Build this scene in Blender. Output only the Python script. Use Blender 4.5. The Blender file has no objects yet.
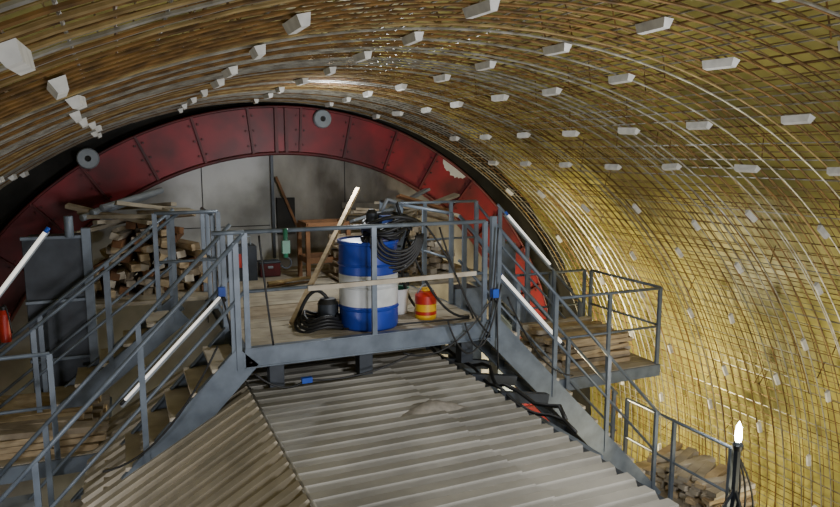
import bpy, math, random
from mathutils import Vector, Matrix, Euler, noise
random.seed(7)
ZO = 7.0            # world z of the eye level used as local datum
scene = bpy.context.scene

# ------------------------------------------------------------------ materials
def mat(name, c1, c2=None, scale=6.0, rough=0.6, metal=0.0, bump=0.0, stretch=(1,1,1), lo=0.35, hi=0.65, detail=6, bscale=None, emit=None, es=0):
    m = bpy.data.materials.new(name); m.use_nodes = True
    nt = m.node_tree; b = nt.nodes['Principled BSDF']
    b.inputs['Roughness'].default_value = rough
    b.inputs['Metallic'].default_value = metal
    if c2 is None: c2 = tuple(x*0.75 for x in c1)
    tc = nt.nodes.new('ShaderNodeTexCoord'); mp = nt.nodes.new('ShaderNodeMapping')
    mp.inputs['Scale'].default_value = stretch
    nt.links.new(tc.outputs['Object'], mp.inputs['Vector'])
    n = nt.nodes.new('ShaderNodeTexNoise'); n.inputs['Scale'].default_value = scale; n.inputs['Detail'].default_value = detail
    nt.links.new(mp.outputs[0], n.inputs['Vector'])
    r = nt.nodes.new('ShaderNodeValToRGB')
    r.color_ramp.elements[0].position = lo; r.color_ramp.elements[1].position = hi
    r.color_ramp.elements[0].color = (*c1, 1); r.color_ramp.elements[1].color = (*c2, 1)
    nt.links.new(n.outputs['Fac'], r.inputs[0]); nt.links.new(r.outputs[0], b.inputs['Base Color'])
    if bump > 0:
        bn = nt.nodes.new('ShaderNodeBump'); bn.inputs['Strength'].default_value = bump
        n2 = nt.nodes.new('ShaderNodeTexNoise'); n2.inputs['Scale'].default_value = bscale or scale*4; n2.inputs['Detail'].default_value = 5
        nt.links.new(mp.outputs[0], n2.inputs['Vector']); nt.links.new(n2.outputs['Fac'], bn.inputs['Height'])
        nt.links.new(bn.outputs[0], b.inputs['Normal'])
    if emit:
        b.inputs['Emission Color'].default_value = (*emit, 1); b.inputs['Emission Strength'].default_value = es
    return m

M_mem   = mat('membrane_yellow', (0.60,0.52,0.13), (0.24,0.22,0.07), 0.8, 0.45, bump=0.35, bscale=3.5)
M_rust1 = mat('rebar_rust', (0.26,0.14,0.045), (0.09,0.052,0.025), 9, 0.5, 0.4)
M_rust2 = mat('rebar_ochre', (0.40,0.29,0.13), (0.19,0.125,0.055), 7, 0.45, 0.4)
M_rgrey = mat('rebar_grey', (0.46,0.45,0.42), (0.22,0.20,0.17), 8, 0.4, 0.6)
M_block = mat('spacer_concrete', (0.70,0.69,0.65), (0.54,0.53,0.50), 12, 0.9, bump=0.2)
M_red   = mat('red_formwork_steel', (0.25,0.014,0.022), (0.09,0.014,0.017), 1.6, 0.5, 0.1, bump=0.1)
M_redd  = mat('red_formwork_edge', (0.12,0.012,0.014), (0.05,0.008,0.01), 3, 0.55)
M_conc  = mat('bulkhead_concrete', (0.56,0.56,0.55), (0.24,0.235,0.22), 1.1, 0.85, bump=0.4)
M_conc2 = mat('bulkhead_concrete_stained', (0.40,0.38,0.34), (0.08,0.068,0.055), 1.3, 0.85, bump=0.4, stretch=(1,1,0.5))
M_dark  = mat('gap_dark', (0.03,0.028,0.026), (0.015,0.014,0.013), 3, 0.9)  # near-black: darkness of gaps and recesses put into the colour
M_floor = mat('floor_mud', (0.10,0.09,0.075), (0.05,0.045,0.04), 1.5, 0.9, bump=0.4)
M_steel = mat('painted_steel_bluegrey', (0.17,0.205,0.25), (0.11,0.135,0.17), 5, 0.42, 0.15, bump=0.05)
M_steeld= mat('painted_steel_dark', (0.05,0.06,0.075), (0.03,0.035,0.045), 4, 0.5, 0.2)
M_steell= mat('dusty_grey_panel', (0.30,0.33,0.36), (0.19,0.21,0.235), 2.5, 0.6, 0.1)
M_roof  = mat('corrugated_dusty', (0.36,0.34,0.295), (0.20,0.19,0.165), 1.3, 0.6, 0.1, bump=0.2, bscale=18)
M_roofs = mat('corrugated_side', (0.48,0.42,0.32), (0.30,0.265,0.20), 2, 0.5, 0.1, bump=0.1)
M_sand  = mat('sand_grey', (0.33,0.30,0.26), (0.24,0.22,0.19), 20, 0.95, bump=0.5)
M_wood  = mat('timber_pale', (0.54,0.42,0.26), (0.36,0.26,0.15), 5, 0.8, stretch=(1,1,5), bump=0.1)
M_wood2 = mat('timber_weathered', (0.38,0.31,0.22), (0.23,0.18,0.12), 5, 0.85, bump=0.1)
M_wood3 = mat('timber_brown', (0.22,0.10,0.04), (0.13,0.06,0.025), 5, 0.8)
M_tread = mat('tread_dusty_wood', (0.58,0.52,0.42), (0.40,0.34,0.26), 4, 0.8, bump=0.1)
M_deck  = mat('deck_boards_dusty', (0.48,0.42,0.32), (0.28,0.24,0.18), 3, 0.85, bump=0.2)
M_blue  = mat('drum_blue', (0.02,0.06,0.42), (0.015,0.04,0.28), 4, 0.35)
M_white = mat('drum_white', (0.72,0.74,0.76), (0.55,0.57,0.58), 5, 0.4)
M_black = mat('rubber_black', (0.018,0.018,0.02), (0.01,0.01,0.01), 6, 0.5)
M_cred  = mat('canister_red', (0.55,0.03,0.015), (0.4,0.02,0.01), 6, 0.4)
M_cyel  = mat('canister_yellow', (0.85,0.50,0.02), (0.7,0.38,0.02), 6, 0.4)
M_plugb = mat('plug_blue', (0.02,0.10,0.55), (0.02,0.07,0.4), 6, 0.35)
M_green = mat('tool_green', (0.03,0.18,0.10), (0.02,0.1,0.06), 6, 0.4)
M_tubeL = mat('fluorescent_tube_glow', (0.9,0.9,0.85), (0.9,0.9,0.85), 1, 0.3, emit=(1.0,0.95,0.86), es=0.9)
M_bulb  = mat('bulb_glow', (1,1,1), (1,1,1), 1, 0.3, emit=(1.0,0.97,0.9), es=40)

# ------------------------------------------------------------------ mesh builder
class B:
    def __init__(s): s.v=[]; s.f=[]; s.mi=[]; s.sm=[]; s.m=[]
    def mat(s, m):
        if m not in s.m: s.m.append(m)
        return s.m.index(m)
    def add(s, vs, fs, m, smooth=False):
        o=len(s.v); k=s.mat(m)
        s.v += [tuple(v) for v in vs]
        for f in fs:
            s.f.append(tuple(i+o for i in f)); s.mi.append(k); s.sm.append(smooth)
    def box(s, c, size, m, rot=None):
        c=Vector(c); R = Euler(rot).to_matrix() if rot else Matrix.Identity(3)
        vs=[c+R@Vector((x*size[0]/2,y*size[1]/2,z*size[2]/2)) for x in(-1,1) for y in(-1,1) for z in(-1,1)]
        s.add(vs,[(0,1,3,2),(4,6,7,5),(0,4,5,1),(2,3,7,6),(0,2,6,4),(1,5,7,3)],m)
    def beam(s, p0, p1, w, h, m, up=(0,0,1), roll=0):
        p0=Vector(p0); p1=Vector(p1); d=(p1-p0).normalized(); up=Vector(up)
        if abs(d.dot(up))>0.99: up=Vector((0,1,0))
        sd=d.cross(up).normalized(); u=sd.cross(d)
        if roll:
            sd,u = sd*math.cos(roll)+u*math.sin(roll), u*math.cos(roll)-sd*math.sin(roll)
        vs=[]
        for p in(p0,p1):
            for a,b in((-1,-1),(1,-1),(1,1),(-1,1)): vs.append(p+sd*a*w/2+u*b*h/2)
        s.add(vs,[(0,3,2,1),(4,5,6,7),(0,1,5,4),(1,2,6,5),(2,3,7,6),(3,0,4,7)],m)
    def tube(s, pts, r, m, n=8, caps=True):
        pts=[Vector(p) for p in pts]; N=len(pts); vs=[]; prev=None
        for i,p in enumerate(pts):
            d=(pts[min(i+1,N-1)]-pts[max(i-1,0)]).normalized()
            if prev is None:
                a=Vector((0,0,1)) if abs(d.z)<0.9 else Vector((0,1,0))
                u=d.cross(a).normalized()
            else:
                u=(prev-d*prev.dot(d)).normalized()
            prev=u; w=d.cross(u)
            for k in range(n):
                t=2*math.pi*k/n; vs.append(p+u*math.cos(t)*r+w*math.sin(t)*r)
        fs=[]
        for i in range(N-1):
            for k in range(n):
                a=i*n+k; b=i*n+(k+1)%n; fs.append((a,b,b+n,a+n))
        if caps: fs.append(tuple(range(n-1,-1,-1))); fs.append(tuple(range((N-1)*n,N*n)))
        s.add(vs,fs,m,smooth=(n>=6))
    def lathe(s, c, prof, n=28, axis='z'):
        c=Vector(c)
        def P(r,h,t):
            if axis=='z': return c+Vector((r*math.cos(t),r*math.sin(t),h))
            return c+Vector((r*math.cos(t),-h,r*math.sin(t)))
        for i in range(len(prof)-1):
            r0,h0,_=prof[i]; r1,h1,m=prof[i+1]
            vs=[P(r0,h0,2*math.pi*k/n) for k in range(n)]+[P(r1,h1,2*math.pi*k/n) for k in range(n)]
            s.add(vs,[(k,(k+1)%n,n+(k+1)%n,n+k) for k in range(n)],m,smooth=abs(h1-h0)>1e-4)
    def build(s, name, bevel=0):
        me=bpy.data.meshes.new(name); me.from_pydata([(x,y,z+ZO) for x,y,z in s.v],[],s.f)
        for m in s.m: me.materials.append(m)
        me.polygons.foreach_set('material_index',s.mi); me.polygons.foreach_set('use_smooth',s.sm)
        me.update()
        o=bpy.data.objects.new(name,me); scene.collection.objects.link(o)
        if bevel:
            b=o.modifiers.new('bevel','BEVEL'); b.width=bevel; b.segments=2; b.limit_method='ANGLE'
        return o

def arc(p0,p1,sag,n=10,side=(0,0,-1)):
    p0=Vector(p0);p1=Vector(p1);sd=Vector(side)
    return [p0.lerp(p1,i/n)+sd*sag*4*(i/n)*(1-i/n) for i in range(n+1)]

# ------------------------------------------------------------------ tunnel vault
CX, CZ, RV = 2.33, -5.6, 6.44
Y0, Y1 = -2.5, 10.95
def vp(phi, y, R=RV): 
    return Vector((CX+R*math.cos(phi), y, CZ+R*math.sin(phi)))
PH0, PH1 = math.radians(-12), math.radians(192)

b=B(); n=90; ny=30; vs=[]; fs=[]
for j in range(ny+1):
    y=Y0-0.5+(Y1+0.7-Y0+0.5)*j/ny
    for i in range(n+1):
        ph=PH0+(PH1-PH0)*i/n
        vs.append(vp(ph,y,RV+0.50+0.03*math.sin(i*1.3+j*0.9)+random.uniform(-.012,.012)))
for j in range(ny):
    for i in range(n):
        a=j*(n+1)+i; fs.append((a,a+1,a+n+2,a+n+1))
b.add(vs,fs,M_mem,True); b.build('ceiling')

b=B()
def pickmat(g=0.15):
    r=random.random()
    return M_rgrey if r<g else (M_rust1 if r<g+(1-g)*.58 else M_rust2)
for layer,(R,sp,off) in enumerate(((RV,0.15,0.0),(RV+0.27,0.16,0.02))):
    y=Y0+off
    while y<Y1:
        m=pickmat(0.42 if layer==0 else .05); N=72; ja=random.uniform(-.012,.012)
        pts=[vp(PH0+(PH1-PH0)*i/N, y+ja+0.012*math.sin(i*0.35+y*3), R) for i in range(N+1)]
        b.tube(pts,0.0085 if layer==0 else 0.007,m,5 if layer==0 else 4,False)
        if layer==0 and random.random()<0.45:
            i0=random.randrange(0,50); i1=i0+random.randrange(10,22)
            pts=[vp(PH0+(PH1-PH0)*i/N, y+0.03, R+0.004) for i in range(i0,min(i1,N)+1)]
            b.tube(pts,0.008,pickmat(.4),5,False)
        y+=sp*random.uniform(.93,1.07)
    dphi=(0.16 if layer==0 else .19)/R; ph=PH0+off/R
    while ph<PH1:
        m=pickmat(0.42 if layer==0 else .05); w=random.uniform(-.003,.003); N=9; k=random.uniform(0,6)
        pts=[vp(ph+w*math.sin(i+k), Y0+(Y1-Y0)*i/N, R+0.015) for i in range(N+1)]
        b.tube(pts,0.0065 if layer==0 else 0.005,m,5 if layer==0 else 4,False)
        ph+=dphi*random.uniform(.9,1.1)
for i in range(260):
    ph=random.uniform(PH0,PH1); y=random.uniform(Y0,Y1)
    b.tube([vp(ph,y,RV),vp(ph+.01,y+.06,RV+.27)],0.007,M_rust1,4,False)
b.build('rebar_mesh')

# spacer blocks
b=B()
def spacer(ph,y,L=0.28,w=0.07,h=0.055,axis=True):
    rad=Vector((math.cos(ph),0,math.sin(ph))); tan=Vector((-math.sin(ph),0,math.cos(ph))); ax=Vector((0,1,0))
    a=random.uniform(-.12,.12)
    l,t=(ax,tan) if axis else (tan,ax)
    l,t = l*math.cos(a)+t*math.sin(a), t*math.cos(a)-l*math.sin(a)
    c=vp(ph,y,RV-0.012); vs=[]
    for q in(-1,1):
        for (s1,hh,e) in((-1,0,1.0),(1,0,1.0),(.62,-1,.9),(-.62,-1,.9)):
            vs.append(c+l*q*L/2*e+t*s1*w/2+rad*hh*h)
    b.add(vs,[(0,3,2,1),(4,5,6,7),(0,1,5,4),(1,2,6,5),(2,3,7,6),(3,0,4,7)],M_block)
rows=[(133,.3),(123.5,.6),(113.6,.20),(103.8,.30),(94.3,.36),(84.2,.35),(76.2,.62),(66.3,.78),(58.5,.9),(49,.5),(40,.2),(31,.7),(22,.4),(13,.9),(4,.1)]
for ph_d,yo in rows:
    for j in range(-2,11):
        y=yo+j*1.0+random.uniform(-.05,.05)
        if y>10.7: continue
        ax=ph_d>52
        jt=.006 if ax else .03
        spacer(math.radians(ph_d)+random.uniform(-jt,jt),y+(0 if ax else random.uniform(-.15,.15)),L=.26 if ax else .17,w=.07 if ax else .045,axis=ax)
b.build('concrete_spacer_blocks')

# ------------------------------------------------------------------ bulkhead (wall_back)
RC=(2.43,-4.55); RR=5.31; YB=10.9
def rp(ph,R,y): return Vector((RC[0]+R*math.cos(ph),y,RC[1]+R*math.sin(ph)))
b=B(); n=64
vs=[Vector((CX,Y1+.75,CZ))]+[vp(PH0-.3+(PH1-PH0+.6)*i/n,Y1+.75,RV+.6) for i in range(n+1)]
b.add(vs,[(0,i+1,i+2) for i in range(n)],M_dark)
a0,a1=math.radians(-14),math.radians(194)
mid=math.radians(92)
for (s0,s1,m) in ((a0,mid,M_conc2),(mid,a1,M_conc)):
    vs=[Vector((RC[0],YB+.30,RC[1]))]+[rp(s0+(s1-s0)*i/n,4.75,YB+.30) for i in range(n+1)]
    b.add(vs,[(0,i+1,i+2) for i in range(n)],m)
for (x,m) in ((1.15,M_dark),(3.5,M_dark)):
    b.box((x,YB+.295,-1.4),(.012,.01,2.6),m)
b.box((1.0,YB+.295,-1.15),(2.4,.01,.012),M_dark)
b.build('wall_back')

b=B()
vs=[];fs=[];n=96
for i in range(n+1):
    ph=a0+(a1-a0)*i/n
    for (R,y) in((4.58,YB),(RR,YB),(RR,YB+.25),(4.58,YB+.25)): vs.append(rp(ph,R,y))
for i in range(n):
    o=i*4
    for k in range(4): fs.append((o+k,o+(k+1)%4,o+4+(k+1)%4,o+4+k))
b.add(vs,fs,M_red,False)
ph=a0
while ph<a1:
    p=rp(ph,4.6,YB-.02);q=rp(ph,RR,YB-.02)
    b.beam(p,q,0.035,0.05,M_redd,up=(0,1,0))
    for r in (4.72,4.95,5.18):
        for s in(-.012,.012):
            c=rp(ph+s,r,YB-.02); b.lathe(c,[(0.0,.02,M_redd),(.018,.02,M_redd),(.018,0,M_redd)],6,'y')
    ph+=math.radians(9.2)
b.tube([rp(a0+(a1-a0)*i/80,RR+.0,YB-.02) for i in range(81)],0.022,M_redd,6)
b.tube([rp(a0+(a1-a0)*i/80,4.58,YB-.02) for i in range(81)],0.03,M_redd,6)
for ph0,ph1,r0,r1 in ((52,58,5.14,5.28),):
    k=16; pv=[]
    for i in range(k+1):
        ph=math.radians(ph0+(ph1-ph0)*i/k); e=math.sin(math.pi*i/k)**.5
        pv+= [rp(ph,r1-(r1-r0)*e*random.uniform(.8,1.2),YB-.012), rp(ph,r1,YB-.012)]
    b.add(pv,[(2*i,2*i+1,2*i+3,2*i+2) for i in range(k)],M_conc)
b.build('red_formwork_ring')
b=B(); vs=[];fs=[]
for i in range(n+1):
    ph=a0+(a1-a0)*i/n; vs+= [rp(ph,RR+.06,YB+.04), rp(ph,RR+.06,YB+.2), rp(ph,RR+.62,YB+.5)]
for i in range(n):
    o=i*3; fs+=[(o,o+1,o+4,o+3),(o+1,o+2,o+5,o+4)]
b.add(vs,fs,M_dark); b.build('dark_gap_collar')  # added dark sheet: shade of the ring-to-vault gap set by colour

def disc(x,z,r=.15):
    b=B(); b.lathe((x,YB-.05,z),[(0.0,.02,M_dark),(r*.28,.02,M_dark),(r*.3,.05,M_steell),(r*.9,.05,M_steell),(r,.02,M_steell),(r,-.03,M_steell)],24,'y')
    b.build('anchor_disc')
disc(-.43,-.05); disc(3.03,.58)

b=B()
b.beam((2.25,YB+.25,-1.7),(2.25,YB+.25,.05),.045,.05,M_steeld,up=(0,1,0))
for x in(2.28,2.44): b.beam((x,YB-.04,.04),(x,YB-.04,.74),.05,.04,M_redd,up=(0,1,0))
b.build('bulkhead_post')
b=B()
b.box((2.46,YB+.26,-1.0),(.30,.06,.6),M_dark)  # flat panel, the opening's dark depth painted as near-black
b.beam((2.3,YB+.2,-.35),(2.62,YB+.2,-1.15),.04,.04,M_wood3)
b.build('bulkhead_opening')
b=B()
for i in range(4):
    b.beam((3.4+i*.05,YB+.18,-.85-.12*i),(4.6,YB+.18,-.9-.12*i),.04,.1,M_wood2 if i%2 else M_conc2)
b.build('formwork_boards')

b=B(); b.box((CX,4.3,-7.05),(12.6,14.6,.1),M_floor); b.build('floor')

# ------------------------------------------------------------------ platform
PX0,PX1,PY0,PY1,DZ = 0.98,3.57,6.2,10.6,-1.79
b=B()
y=PY0+.05
while y<PY1:
    w=random.uniform(.17,.22)
    b.box(((PX0+PX1)/2-.0,y+w/2,DZ-.02+random.uniform(-.004,.004)),(PX1-PX0-.02,w-.012,.04),M_deck if random.random()<.8 else M_wood2)
    y+=w
b.box((.1,9.75,DZ-.03),(1.74,1.7,.05),M_deck)
b.box((4.3,9.6,DZ-.03),(1.44,1.9,.05),M_deck)
def channel_y(b,x,y0,y1,z,h=.18):
    b.box((x,(y0+y1)/2,z),(.012,y1-y0,h),M_steel)
    for s in(-1,1): b.box((x,(y0+y1)/2,z+s*h/2),(.07,y1-y0,.012),M_steel)
b.box(((PX0+PX1)/2,PY0,DZ-.08),(PX1-PX0+.06,.014,.18),M_steel)
for s in(.01,-.17): b.box(((PX0+PX1)/2,PY0+.02,DZ+s),(PX1-PX0+.06,.08,.014),M_steel)
for x in(PX0,PX1): channel_y(b,x,PY0,PY1,DZ-.1)
for y in(7.2,8.2,9.2): b.box(((PX0+PX1)/2,y,DZ-.12),(PX1-PX0,.1,.14),M_steeld)
for x in(1.25,2.15,3.3):
    b.box((x,PY0+.12,DZ-.31),(.14,.14,.24),M_steeld)
b.build('work_platform_deck',0.003)

def railing(b, pts, h=1.09, npost=3, mid=True, r=.021, toprail=True):
    p0,p1=Vector(pts[0]),Vector(pts[1])
    U=Vector((0,0,1))
    if toprail: b.tube([p0+U*h,p1+U*h],r,M_steel,8)
    if mid: b.tube([p0+U*h*.5,p1+U*h*.5],r*.8,M_steel,8)
    for i in range(npost):
        p=p0.lerp(p1,i/(npost-1)); b.beam(p,p+U*h,.05,.035,M_steel,up=(0,1,0))

b=B()
railing(b,((PX0,PY0,DZ),(PX1-.1,PY0,DZ)),1.10,3)
b.tube([(.70,PY0,DZ+1.10),(PX0,PY0,DZ+1.1)],.021,M_steel,8)
b.beam((.86,PY0+.02,DZ-.05),(.86,PY0+.02,DZ+1.1),.05,.03,M_steel,up=(0,1,0))
b.beam((PX1,PY0,DZ-.2),(PX1,PY0,DZ+1.15),.06,.05,M_steel,up=(0,1,0))
railing(b,((PX1,7.2,DZ),(PX1,9.6,DZ)),1.1,4)
railing(b,((PX0-.05,8.1,DZ),(PX0-.05,9.2,DZ)),1.1,3)
railing(b,((PX1+.05,9.04,DZ),(4.9,9.04,DZ)),1.1,4)
railing(b,((.3,8.0,DZ+.05),(PX0,8.0,DZ+.05)),1.1,2)
b.build('platform_railing')

# ------------------------------------------------------------------ stairs
def stair(name, x0, sgn, y0, y1, z0, L, ang, rails=(True,True), hr=1.09, tread=M_deck, sd=.25):
    b=B(); c,s=math.cos(ang),math.sin(ang)
    for k,yy in enumerate((y0,y1)):
        p0=Vector((x0,yy,z0-.06)); p1=p0+Vector((sgn*c*L,0,-s*L))
        b.beam(p0,p1,.014,sd,M_steel)
        nrm=Vector((sgn*s,0,c))
        for q in(-1,1):
            o=nrm*q*sd/2+Vector((0,.03 if k==0 else -.03,0))
            b.beam(p0+o,p1+o,.07,.014,M_steel)
    nt=int(L*s/.2)
    for i in range(nt):
        z=z0-.2*(i+1)+.03; x=x0+sgn*(.2*(i+1))*c/s
        b.box((x,(y0+y1)/2,z),(.27,abs(y1-y0)-.02,.035),tread)
        b.box((x-sgn*.13,(y0+y1)/2,z-.02),(.012,abs(y1-y0)-.02,.06),M_steell)
    for k,yy in enumerate((y0,y1)):
        if not rails[k]: continue
        p0=Vector((x0,yy,z0)); d=Vector((sgn*c*L,0,-s*L)); U=Vector((0,0,1))
        b.tube([p0+U*hr,p0+d+U*hr],.021,M_steel,8)
        b.tube([p0+U*hr*.52,p0+d+U*hr*.52],.017,M_steel,8)
        for f in(.03,.34,.66,.98):
            p=p0+d*f; b.beam(p-U*.1,p+U*hr,.05,.035,M_steel,up=(0,1,0))
    return b.build(name)
A=math.radians(46)
stair('access_staircase',PX0,-1,PY0,7.05,DZ,3.9,A,tread=M_tread)
stair('access_staircase',PX1,1,PY0,7.0,DZ,3.5,A,tread=M_tread)
stair('access_staircase',.55,-1,8.03,8.7,DZ+.05,2.9,math.radians(38),tread=M_tread,sd=.2)
stair('access_staircase',4.9,1,8.4,9.1,DZ,2.2,A,tread=M_steell,sd=.2)

# ------------------------------------------------------------------ corrugated roof
def corr(b,x0,z0,x1,z1,ya,yb,m,pitch=.195,h=.05):
    prof=[];y=ya
    while y<yb:
        for f,hh in((0,0),(.30,0),(.42,1),(.88,1)): prof.append((y+f*pitch,hh*h))
        y+=pitch
    d=Vector((x1-x0,0,z1-z0)).normalized(); nr=Vector((-d.z,0,d.x)); 
    if nr.z<0: nr=-nr
    vs=[];fs=[]
    nx=6
    for (yy,hh) in prof:
        for i in range(nx+1):
            f=i/nx; e=random.uniform(-.015,.015) if i==nx else 0
            vs.append(Vector((x0+(x1-x0)*f+e,yy,z0+(z1-z0)*f))+nr*(hh+random.uniform(-.002,.002)))
    for j in range(len(prof)-1):
        for i in range(nx):
            a=j*(nx+1)+i; fs.append((a,a+1,a+nx+2,a+nx+1))
    b.add(vs,fs,m)
b=B()
RZ=-2.25
corr(b,1.0,RZ,2.45,RZ+.0,1.2,7.9,M_roof)
corr(b,2.35,RZ-.012,3.13,RZ-.012,1.2,7.9,M_roof)
corr(b,1.0,RZ+.02,1.0-1.7*math.cos(math.radians(30)),RZ+.02-1.7*.5,1.2,7.9,M_roofs)
b.tube([(1.0,1.2,RZ+.03),(1.0,7.9,RZ+.03)],.02,M_roof,6)
b.build('corrugated_roof')
b=B(); N=26; vs=[];fs=[]
for j in range(N+1):
    for i in range(N+1):
        x=2.40+(i/N-.5)*.95; y=5.25+(j/N-.5)*1.0
        d=math.hypot((x-2.40)/.40,(y-5.25)/.42)
        nz=noise.noise(Vector((x*4,y*4,0)))
        h=max(0,1-d+nz*.45)**1.15*.12
        vs.append((x,y,RZ-.02+h+ .012*noise.noise(Vector((x*20,y*20,3)))))
for j in range(N):
    for i in range(N):
        a=j*(N+1)+i; fs.append((a,a+1,a+N+2,a+N+1))
b.add(vs,fs,M_sand,True); b.build('sand_heap')

b=B()
b.beam((3.2,1.2,RZ-.25),(3.2,8.5,RZ-.25),.16,.34,M_steeld)
b.beam((.9,1.2,RZ-.6),(.9,8.5,RZ-.6),.16,.3,M_steeld)
for y in(1.6,5,8.3):
    for x in(.9,3.2): b.beam((x,y,-7),(x,y,RZ-.4),.22,.22,M_steeld)
for y in(3.4,5,6.6,8.2):
    b.beam((-1.2,y,-4.6),(6.2,y,-4.6),.16,.2,M_steeld)
for x in(-1.2,6.2):
    b.beam((x,3.2,-4.6),(x,8.5,-4.6),.18,.22,M_steeld)
    for y in(3.4,8.2): b.beam((x,y,-7),(x,y,-4.6),.2,.2,M_steeld)
for y in(5.4,6.0,6.6,7.2): b.beam((3.2,y,RZ-.05),(3.75,y,RZ-.15),.07,.1,M_steeld)
b.beam((3.45,4.2,RZ-.25),(3.45,8.5,RZ-.25),.08,.12,M_steel)
b.build('gantry_frame')

# ------------------------------------------------------------------ landings
def landing(name,x0,x1,y0,y1,z,rails,mt=M_deck):
    b=B(); y=y0
    while y<y1-.05:
        w=.2; b.box(((x0+x1)/2,y+w/2,z-.02),(x1-x0,w-.012,.04),mt); y+=w
    for yy in(y0,y1): b.box(((x0+x1)/2,yy,z-.09),(x1-x0+.04,.05,.16),M_steel)
    for xx in(x0,x1): b.box((xx,(y0+y1)/2,z-.09),(.05,y1-y0,.16),M_steel)
    for (p,q,n) in rails: railing(b,(p,q),1.08,n)
    b.build(name)
landing('side_landing',5.0,6.75,7.05,8.7,-2.9,[((5.0,7.05,-2.9),(6.72,7.05,-2.9),3),((6.77,7.10,-2.9),(6.77,8.62,-2.9),2),((5.4,8.7,-2.9),(6.7,8.7,-2.9),3)])
landing('side_landing',6.0,7.0,5.1,7.1,-4.35,[((6.12,5.2,-4.35),(6.10,6.9,-4.35),3)])
landing('side_landing',-2.0,-.3,7.3,9.0,-3.0,[((-2.0,7.3,-3.0),(-.75,7.3,-3.0),3)])

def timbers(name,n,cx,cy,z,L,sx,sy,layers,mats,ang0=0,jit=.25,w=.1,h=.07,axis='x'):
    b=B()
    for l in range(layers):
        for i in range(n):
            a=ang0+random.uniform(-jit,jit)*(1 if l else .3)
            off=(i-(n-1)/2)*(w*1.08); LL=L*random.uniform(.75,1.05)
            if axis=='x': c=(cx+random.uniform(-sx,sx),cy+off,z+h*(l+.5)+.004*l); sz=(LL,w,h)
            else: c=(cx+off,cy+random.uniform(-sy,sy),z+h*(l+.5)+.004*l); sz=(w,LL,h)
            b.box(c,sz,random.choice(mats),(random.uniform(-.04,.04),random.uniform(-.03,.03)*(l>0),a))
    return b.build(name,.004)
timbers('timber_stack',9,5.9,7.9,-2.9,1.25,.08,0,7,[M_wood,M_wood2,M_tread],0,.12,.12,.055)
timbers('timber_stack',9,6.6,6.1,-4.35,.8,.06,0,6,[M_wood,M_tread,M_deck],0.2,.35,.12,.06)
timbers('timber_stack',10,-1.1,8.1,-3.0,1.5,.1,0,4,[M_wood,M_wood2],-.1,.15,.12,.06)

b=B()
for l in range(9):
    n=12-l
    for i in range(n):
        x=.28+(i-(n-1)/2)*.135+random.uniform(-.03,.03)
        z=DZ+.055+l*.105+random.uniform(-.012,.012)
        a=random.uniform(-.35,.35); L=random.uniform(.7,1.1)
        b.box((x,9.8+random.uniform(-.18,.12),z),(.115,L,.09),random.choice([M_wood,M_wood,M_wood2,M_tread,M_wood3]),(random.uniform(-.06,.06),random.uniform(-.4,.4),a))
for i in range(12):
    b.box((.25+random.uniform(-.55,.5),9.75+random.uniform(-.4,.2),DZ+1.0+random.uniform(-.12,.12)),(random.uniform(.6,1.1),.1,.05),random.choice([M_wood2,M_deck]),(random.uniform(-.3,.3),random.uniform(-.25,.25),random.uniform(-1,1)))
for i in range(3):
    b.tube([(-.5+i*.12,9.5,DZ+1.0+.06*i),(.3+i*.1,10.2,DZ+1.22+.04*i)],.045,M_steell,10)
b.build('timber_pile',.005)
b=B()
for l in range(7):
    for i in range(8-l//2):
        x=4.05+(i-3)*.14+random.uniform(-.03,.03)
        b.box((x,9.7+random.uniform(-.15,.15),DZ+.055+l*.1),(.11,random.uniform(.6,1.),.085),random.choice([M_wood,M_wood2,M_tread]),(random.uniform(-.08,.08),random.uniform(-.3,.3),random.uniform(-.5,.5)))
for i in range(12):
    b.box((4.0+random.uniform(-.6,.6),9.6+random.uniform(-.3,.2),DZ+.9+random.uniform(-.1,.2)),(random.uniform(.6,1.2),.13,.04),random.choice([M_wood2,M_deck,M_steell,M_wood3]),(random.uniform(-.3,.3),random.uniform(-.3,.3),random.uniform(-.6,.6)))
b.build('timber_pile',.005)
b=B()
for i in range(14):
    a=random.uniform(-.04,.04); b.tube([(1.7,8.9+random.uniform(-.1,.1),DZ+.03+random.uniform(0,.09)),(2.35,9.2+a,DZ+.03+random.uniform(0,.09))],.012,random.choice([M_rust1,M_rust2,M_rgrey]),6)
b.build('rebar_bundle')

# ------------------------------------------------------------------ drum with hoses
DX,DY=2.32,6.64
b=B(); r=.31
pf=[(0.0,0,M_blue),(r-.01,0,M_blue),(r,.02,M_blue),(r,.20,M_blue),(r+.012,.215,M_blue),(r,.23,M_blue),(r,.25,M_blue),(r+.002,.252,M_white),(r,.43,M_white),(r+.012,.445,M_white),(r,.46,M_white),(r+.002,.575,M_white),(r,.58,M_blue),(r,.66,M_blue),(r+.012,.675,M_blue),(r,.69,M_blue),(r-.005,.88,M_blue),(r+.012,.89,M_blue),(r+.012,.92,M_blue),(r-.01,.925,M_blue),(r-.02,.905,M_blue),(0.0,.905,M_blue)]
b.lathe((DX,DY,DZ),pf,36)
b.build('plastic_drum')
b=B()
for k in range(6):
    rr=.20+.02*k; pts=[]
    cx,cy=DX+.14+.02*k,DY+.0
    for i in range(25):
        t=2*math.pi*i/24
        pts.append((cx+rr*math.cos(t),cy+rr*.8*math.sin(t)-.02*k,DZ+.95+.035*k+.05*math.sin(t*2+k)))
    b.tube(pts,.02,M_black,7)
for k in range(6):
    pts=[]
    for i in range(15):
        t=math.pi*i/14
        pts.append((DX+.05+.33*math.cos(t)*(1-.08*k)+.14,DY-.24-.03*k,DZ+.98-.38*math.sin(t)*(1-.12*k)))
    b.tube(pts,.017,M_black,7)
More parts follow.
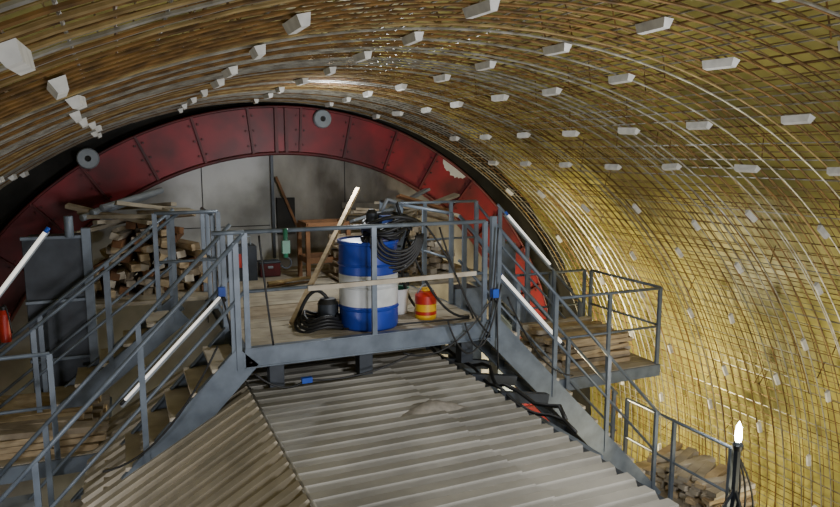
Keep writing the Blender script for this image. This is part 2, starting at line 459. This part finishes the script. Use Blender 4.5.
b.tube(arc((DX+.42,DY-.1,DZ+1.0),(DX+.75,DY+.5,DZ+.03),-.12,12,(1,0,.2)),.018,M_black,7)
b.tube(arc((DX+.35,DY-.2,DZ+.95),(DX+1.1,DY-.2,DZ+.03),.25,12),.014,M_black,7)
b.build('coiled_hose')
b=B()
b.lathe((DX+.05,DY+.02,DZ+.93),[(0,0,M_black),(.09,0,M_black),(.09,.1,M_black),(.06,.14,M_black),(.06,.26,M_steeld),(.03,.3,M_black),(0,.3,M_black)],18)
b.box((DX+.2,DY,DZ+1.12),(.12,.09,.08),M_plugb)
b.tube([(DX+.15,DY,DZ+1.2),(DX+.22,DY,DZ+1.33),(DX+.32,DY,DZ+1.30)],.02,M_steell,8)
b.tube(arc((DX+.32,DY,DZ+1.30),(DX+.5,DY,DZ+1.0),.08,8),.018,M_black,7)
b.build('drum_pump')

b=B(); q=(3.0,6.68,DZ)
b.lathe(q,[(0,0,M_cyel),(.115,0,M_cyel),(.12,.02,M_cyel),(.12,.05,M_cyel),(.121,.052,M_cred),(.121,.09,M_cred),(.121,.092,M_cyel),(.121,.17,M_cyel),(.12,.172,M_cred),(.12,.26,M_cred),(.09,.30,M_cred),(.05,.31,M_cred),(.05,.34,M_cyel),(0,.34,M_cyel)],24)
b.tube(arc((q[0]-.1,q[1],DZ+.28),(q[0]+.1,q[1],DZ+.28),-.1,10),.008,M_steell,6)
b.build('jerry_can')
b=B()
b.lathe((2.80,7.05,DZ),[(0,0,M_white),(.12,0,M_white),(.145,.28,M_white),(.15,.29,M_white),(.135,.285,M_green),(.13,.2,M_green),(0,.2,M_green)],22)
b.tube(arc((2.66,7.05,DZ+.27),(2.94,7.05,DZ+.27),-.12,10),.005,M_steell,6)
b.build('paint_bucket')

b=B()
b.lathe((1.92,6.8,DZ),[(0,0,M_black),(.15,0,M_black),(.15,.06,M_black),(.11,.08,M_steeld),(.11,.24,M_steeld),(.08,.29,M_black),(0,.29,M_black)],20)
for k in range(4):
    pts=[(1.82+.27*math.cos(t)*(1-.12*k),6.72+.22*math.sin(t),DZ+.03+.035*k+.03*math.sin(3*t)) for t in [2*math.pi*i/20 for i in range(21)]]
    b.tube(pts,.017,M_black,7)
b.tube(arc((1.92,6.8,DZ+.28),(1.6,6.9,DZ+.03),-.2,10),.02,M_black,7)
b.build('submersible_pump')
b=B(); b.beam((1.55,6.9,DZ+.03),(2.72,8.15,-.42),.05,.04,M_wood)
b.build('leaning_timber')

b=B(); x0,x1,y0,y1,z0,z1=2.35,2.95,9.3,9.8,DZ,DZ+.8
for x in(x0,x1):
    for y in(y0,y1): b.beam((x,y,z0),(x,y,z1),.06,.06,M_wood3,up=(0,1,0))
for z in(z0+.3,z1):
    b.beam((x0,y0,z),(x1,y0,z),.04,.08,M_wood3); b.beam((x0,y1,z),(x1,y1,z),.04,.08,M_wood3)
    b.beam((x0,y0,z),(x0,y1,z),.04,.08,M_wood3); b.beam((x1,y0,z),(x1,y1,z),.04,.08,M_wood3)
b.build('wooden_trestle',.004)
b=B()
b.box((1.5,9.9,DZ+.25),(.42,.36,.5),M_steeld); b.box((1.45,9.71,DZ+.30),(.16,.02,.2),M_cred); b.tube([(1.35,9.9,DZ+.5),(1.35,9.9,DZ+.62),(1.65,9.9,DZ+.62),(1.65,9.9,DZ+.5)],.015,M_steell,6)
b.build('power_distribution_box',.01)
b=B()
b.box((1.93,10.0,DZ+.11),(.3,.22,.2),M_redd); b.box((1.93,10.0,DZ+.22),(.32,.24,.03),M_steeld); b.box((1.93,9.88,DZ+.15),(.08,.02,.04),M_steell)
b.build('tool_chest',.01)
b=B()
for i in range(6):
    b.box((3.1,9.2,DZ+.06+.11*i),(.8,.6,.03) if i%2==0 else (.8,.08,.08),M_wood2)
    if i%2: 
        for yy in(-.26,.26): b.box((3.1,9.2+yy,DZ+.06+.11*i),(.8,.08,.08),M_wood2)
b.build('wooden_pallet_stack',.004)

b=B()
b.tube([(3.2,8.6,DZ+.38),(3.45,8.6,DZ+.38)],.2,M_steeld,18)
b.box((3.35,8.6,DZ+.68),(.34,.26,.22),M_steeld)
b.box((3.35,8.6,DZ+.09),(.4,.3,.18),M_black)
b.tube(arc((3.2,8.5,DZ+.6),(3.5,8.5,DZ+.6),-.15),.012,M_steell,6)
b.build('air_compressor',.01)

b=B(); b.beam((1.55,PY0-.03,DZ+.54),(3.35,PY0-.03,DZ+.56),.03,.045,M_tread)
b.build('timber_batten')

b=B(); x=1.35
b.tube([(x,PY0-.03,DZ+1.12),(x,PY0-.03,DZ+.85)],.022,M_green,8)
b.box((x,PY0-.03,DZ+.95),(.07,.06,.12),M_green)
b.tube([(x+.05*math.sin(t),PY0-.03,DZ+.80+.05*math.cos(t)) for t in [i*.4 for i in range(12)]],.01,M_steeld,6)
b.build('rail_clamp')

def lamp_tube(p0,p1,r=.02):
    b=B(); p0=Vector(p0);p1=Vector(p1)
    d=(p1-p0).normalized()
    b.tube([p0,p1],r,M_tubeL,12)
    b.beam(p0-d*.05+Vector((0,.03,-.035)),p1+d*.05+Vector((0,.03,-.035)),.05,.03,M_steell)
    for p,s in((p0,-1),(p1,1)): b.tube([p,p+d*s*.06],r*1.15,M_plugb if s<0 else M_black,12)
    b.build('fluorescent_tube_light')
lamp_tube((.85,6.98,-1.42),(-.1,6.98,-2.38),.014)
lamp_tube((4.1,6.93,-1.43),(5.0,6.93,-2.36),.024)
lamp_tube((-.77,8.0,-.80),(-1.3,8.0,-1.50))
lamp_tube((5.05,8.36,-.85),(5.8,8.36,-1.62),.016)

b=B()
LX,LY=6.10,5.1
b.beam((LX,LY,-4.35),(LX,LY,-3.25),.05,.05,M_steeld,up=(0,1,0))
b.lathe((LX,LY,-3.25),[(0,0,M_black),(.05,0,M_black),(.06,.06,M_black),(.035,.10,M_steeld)],14)
b.lathe((LX,LY,-3.15),[(.03,0,M_bulb),(.04,.06,M_bulb),(.03,.17,M_bulb),(.0,.24,M_bulb)],14)
for k in range(3):
    b.beam((LX,LY,-3.7),(LX+.3*math.cos(k*2.1+.5),LY+.3*math.sin(k*2.1+.5),-4.35),.03,.03,M_steeld)
    b.tube(arc((LX,LY,-3.3),(LX-.15+.2*k,LY-.05,-4.3),.12,8,(1,0,0)),.012,M_black,6)
b.build('work_lamp')

b=B()
def plug(p): 
    b.box(p,(.07,.07,.09),M_plugb); b.tube([(p[0],p[1],p[2]-.04),(p[0]+.03,p[1],p[2]-.1)],.02,M_black,8)
plug((.85,6.9,-1.36)); plug((PX1-.02,6.12,-1.45)); b.box((1.5,6.1,-2.12),(.10,.05,.05),M_plugb)
for (p,q,s) in (((PX1,6.13,-1.45),(2.5,6.12,-1.98),.25),((1.5,6.1,-2.12),(2.6,6.12,-2.0),.08),((1.5,6.1,-2.12),(1.02,6.12,-2.0),.1),
                ((PX1,6.13,-1.4),(3.62,6.14,-2.3),-.15),((3.0,6.12,-1.7),(3.5,6.12,-1.75),.35),((2.9,6.12,-.72),(3.5,6.12,-1.9),.15),
                ((.85,6.9,-1.36),(1.0,6.15,-1.9),.2),((PX1,6.1,-.75),(3.5,6.1,-1.7),.1),
                ((3.2,6.12,-1.74),(3.62,6.1,-1.35),.45),((2.75,6.12,-.70),(3.3,6.12,-1.7),-.1),((1.1,6.12,-.72),(1.2,6.13,-1.75),.05),
                ((2.0,6.5,DZ+.02),(3.4,6.4,DZ+.02),.0),((3.7,6.1,-1.5),(4.6,6.12,-2.5),.22),((.7,6.12,-1.7),(-.3,6.12,-2.7),.25)):
    b.tube(arc(p,q,s,14),.010,M_black,6)
b.tube([(3.4+.08*math.sin(i*.9),4.6+i*.18,RZ-.02+.05*math.sin(i*1.7)) for i in range(22)],.02,M_black,7)
b.tube([(3.32+.05*math.sin(i*.7+1),4.4+i*.18,RZ-.05+.04*math.sin(i*1.3)) for i in range(22)],.016,M_black,7)
b.build('electric_cables')

b=B()
b.box((-.75,9.1,-2.0),(.62,.4,2.1),M_steeld); b.box((-.75,8.88,-2.0),(.7,.03,2.1),M_steeld)
b.box((-.43,8.85,-1.7),(.1,.12,1.7),M_steel)
for z in(-.95,-1.7,-2.4): b.box((-.75,8.85,z),(.72,.06,.04),M_steel)
b.tube([(-.6,8.8,-.95),(-.6,8.8,-.7)],.05,M_steel,12)
b.build('hydraulic_jack_leg',.006)
b=B()
b.box((4.25,8.2,-2.9),(.3,.3,2.2),M_steeld); b.box((4.25,8.03,-2.9),(.42,.03,2.2),M_steel)
b.box((5.6,9.4,-2.9),(.3,.3,3.0),M_steel)
b.build('gantry_column',.006)
b=B(); b.lathe((-1.25,8.3,-2.35+.35),[(0,0,M_cred),(.05,0,M_cred),(.055,.03,M_cred),(.055,.3,M_cred),(.03,.35,M_cred),(.03,.39,M_black),(0,.39,M_black)],18)
b.tube(arc((-1.25,8.3,-1.6),(-1.18,8.24,-1.9),-.1),.01,M_black,6)
b.build('fire_extinguisher')
b=B(); b.box((-1.25,6.9,-3.6),(.6,.5,.6),M_white); b.box((-1.25,6.64,-3.45),(.5,.02,.05),M_steeld); b.box((-1.25,6.9,-3.28),(.64,.54,.04),M_steell)
b.build('storage_cabinet',.01)

# ------------------------------------------------------------------ lights
def point(name,loc,w,col=(1,1,1),r=.15):
    l=bpy.data.lights.new(name,'POINT'); l.energy=w; l.color=col; l.shadow_soft_size=r
    o=bpy.data.objects.new(name,l); o.location=(loc[0],loc[1],loc[2]+ZO); scene.collection.objects.link(o)
def area(name,loc,to,w,size,col=(1,1,1)):
    l=bpy.data.lights.new(name,'AREA'); l.energy=w; l.size=size; l.color=col
    o=bpy.data.objects.new(name,l); o.location=(loc[0],loc[1],loc[2]+ZO)
    d=Vector(to)-Vector(loc); o.rotation_euler=d.to_track_quat('-Z','Y').to_euler(); scene.collection.objects.link(o)
area('fill_rear',(2.6,-1.8,-1.6),(3.2,6,-2.0),215,1.2,(.96,.97,1))  # added fill behind the camera, no fixture; lifts the whole view
point('site_lamp_right',(6.5,8.9,-4.4),600,(1,.88,.55),.2)
point('fill_right_low',(7.0,3.6,-4.8),170,(1,.90,.60),.25)  # added unseen fill that brightens the right wall
point('fill_deck',(2.6,8.0,-.15),85,(.93,.97,1),.05)  # added fill for the rear deck, no fixture modelled
point('fill_left',(-1.6,4.6,-2.6),75,(.97,.97,1),.15)  # added unseen fill to brighten the left side
point('site_lamp_bulb',(6.10,5.1,-2.8),20,(1,.96,.9),.03)
area('fill_over_roof',(3.4,2.4,-.25),(2.0,5.9,-2.4),65,.4,(.97,.98,1))  # added fill for the corrugated roof, no fixture modelled

w=bpy.data.worlds.new('World'); scene.world=w; w.use_nodes=True
w.node_tree.nodes['Background'].inputs[0].default_value=(.8,.85,.9,1); w.node_tree.nodes['Background'].inputs[1].default_value=.2

# ------------------------------------------------------------------ camera
cam=bpy.data.cameras.new('Camera'); cam.sensor_width=36; cam.lens=675/840*36; cam.clip_start=.02
co=bpy.data.objects.new('Camera',cam); scene.collection.objects.link(co); scene.camera=co
F=Vector((.3977,.9061,-.1444)).normalized()
co.location=(0,0,ZO); co.rotation_euler=F.to_track_quat('-Z','Y').to_euler()
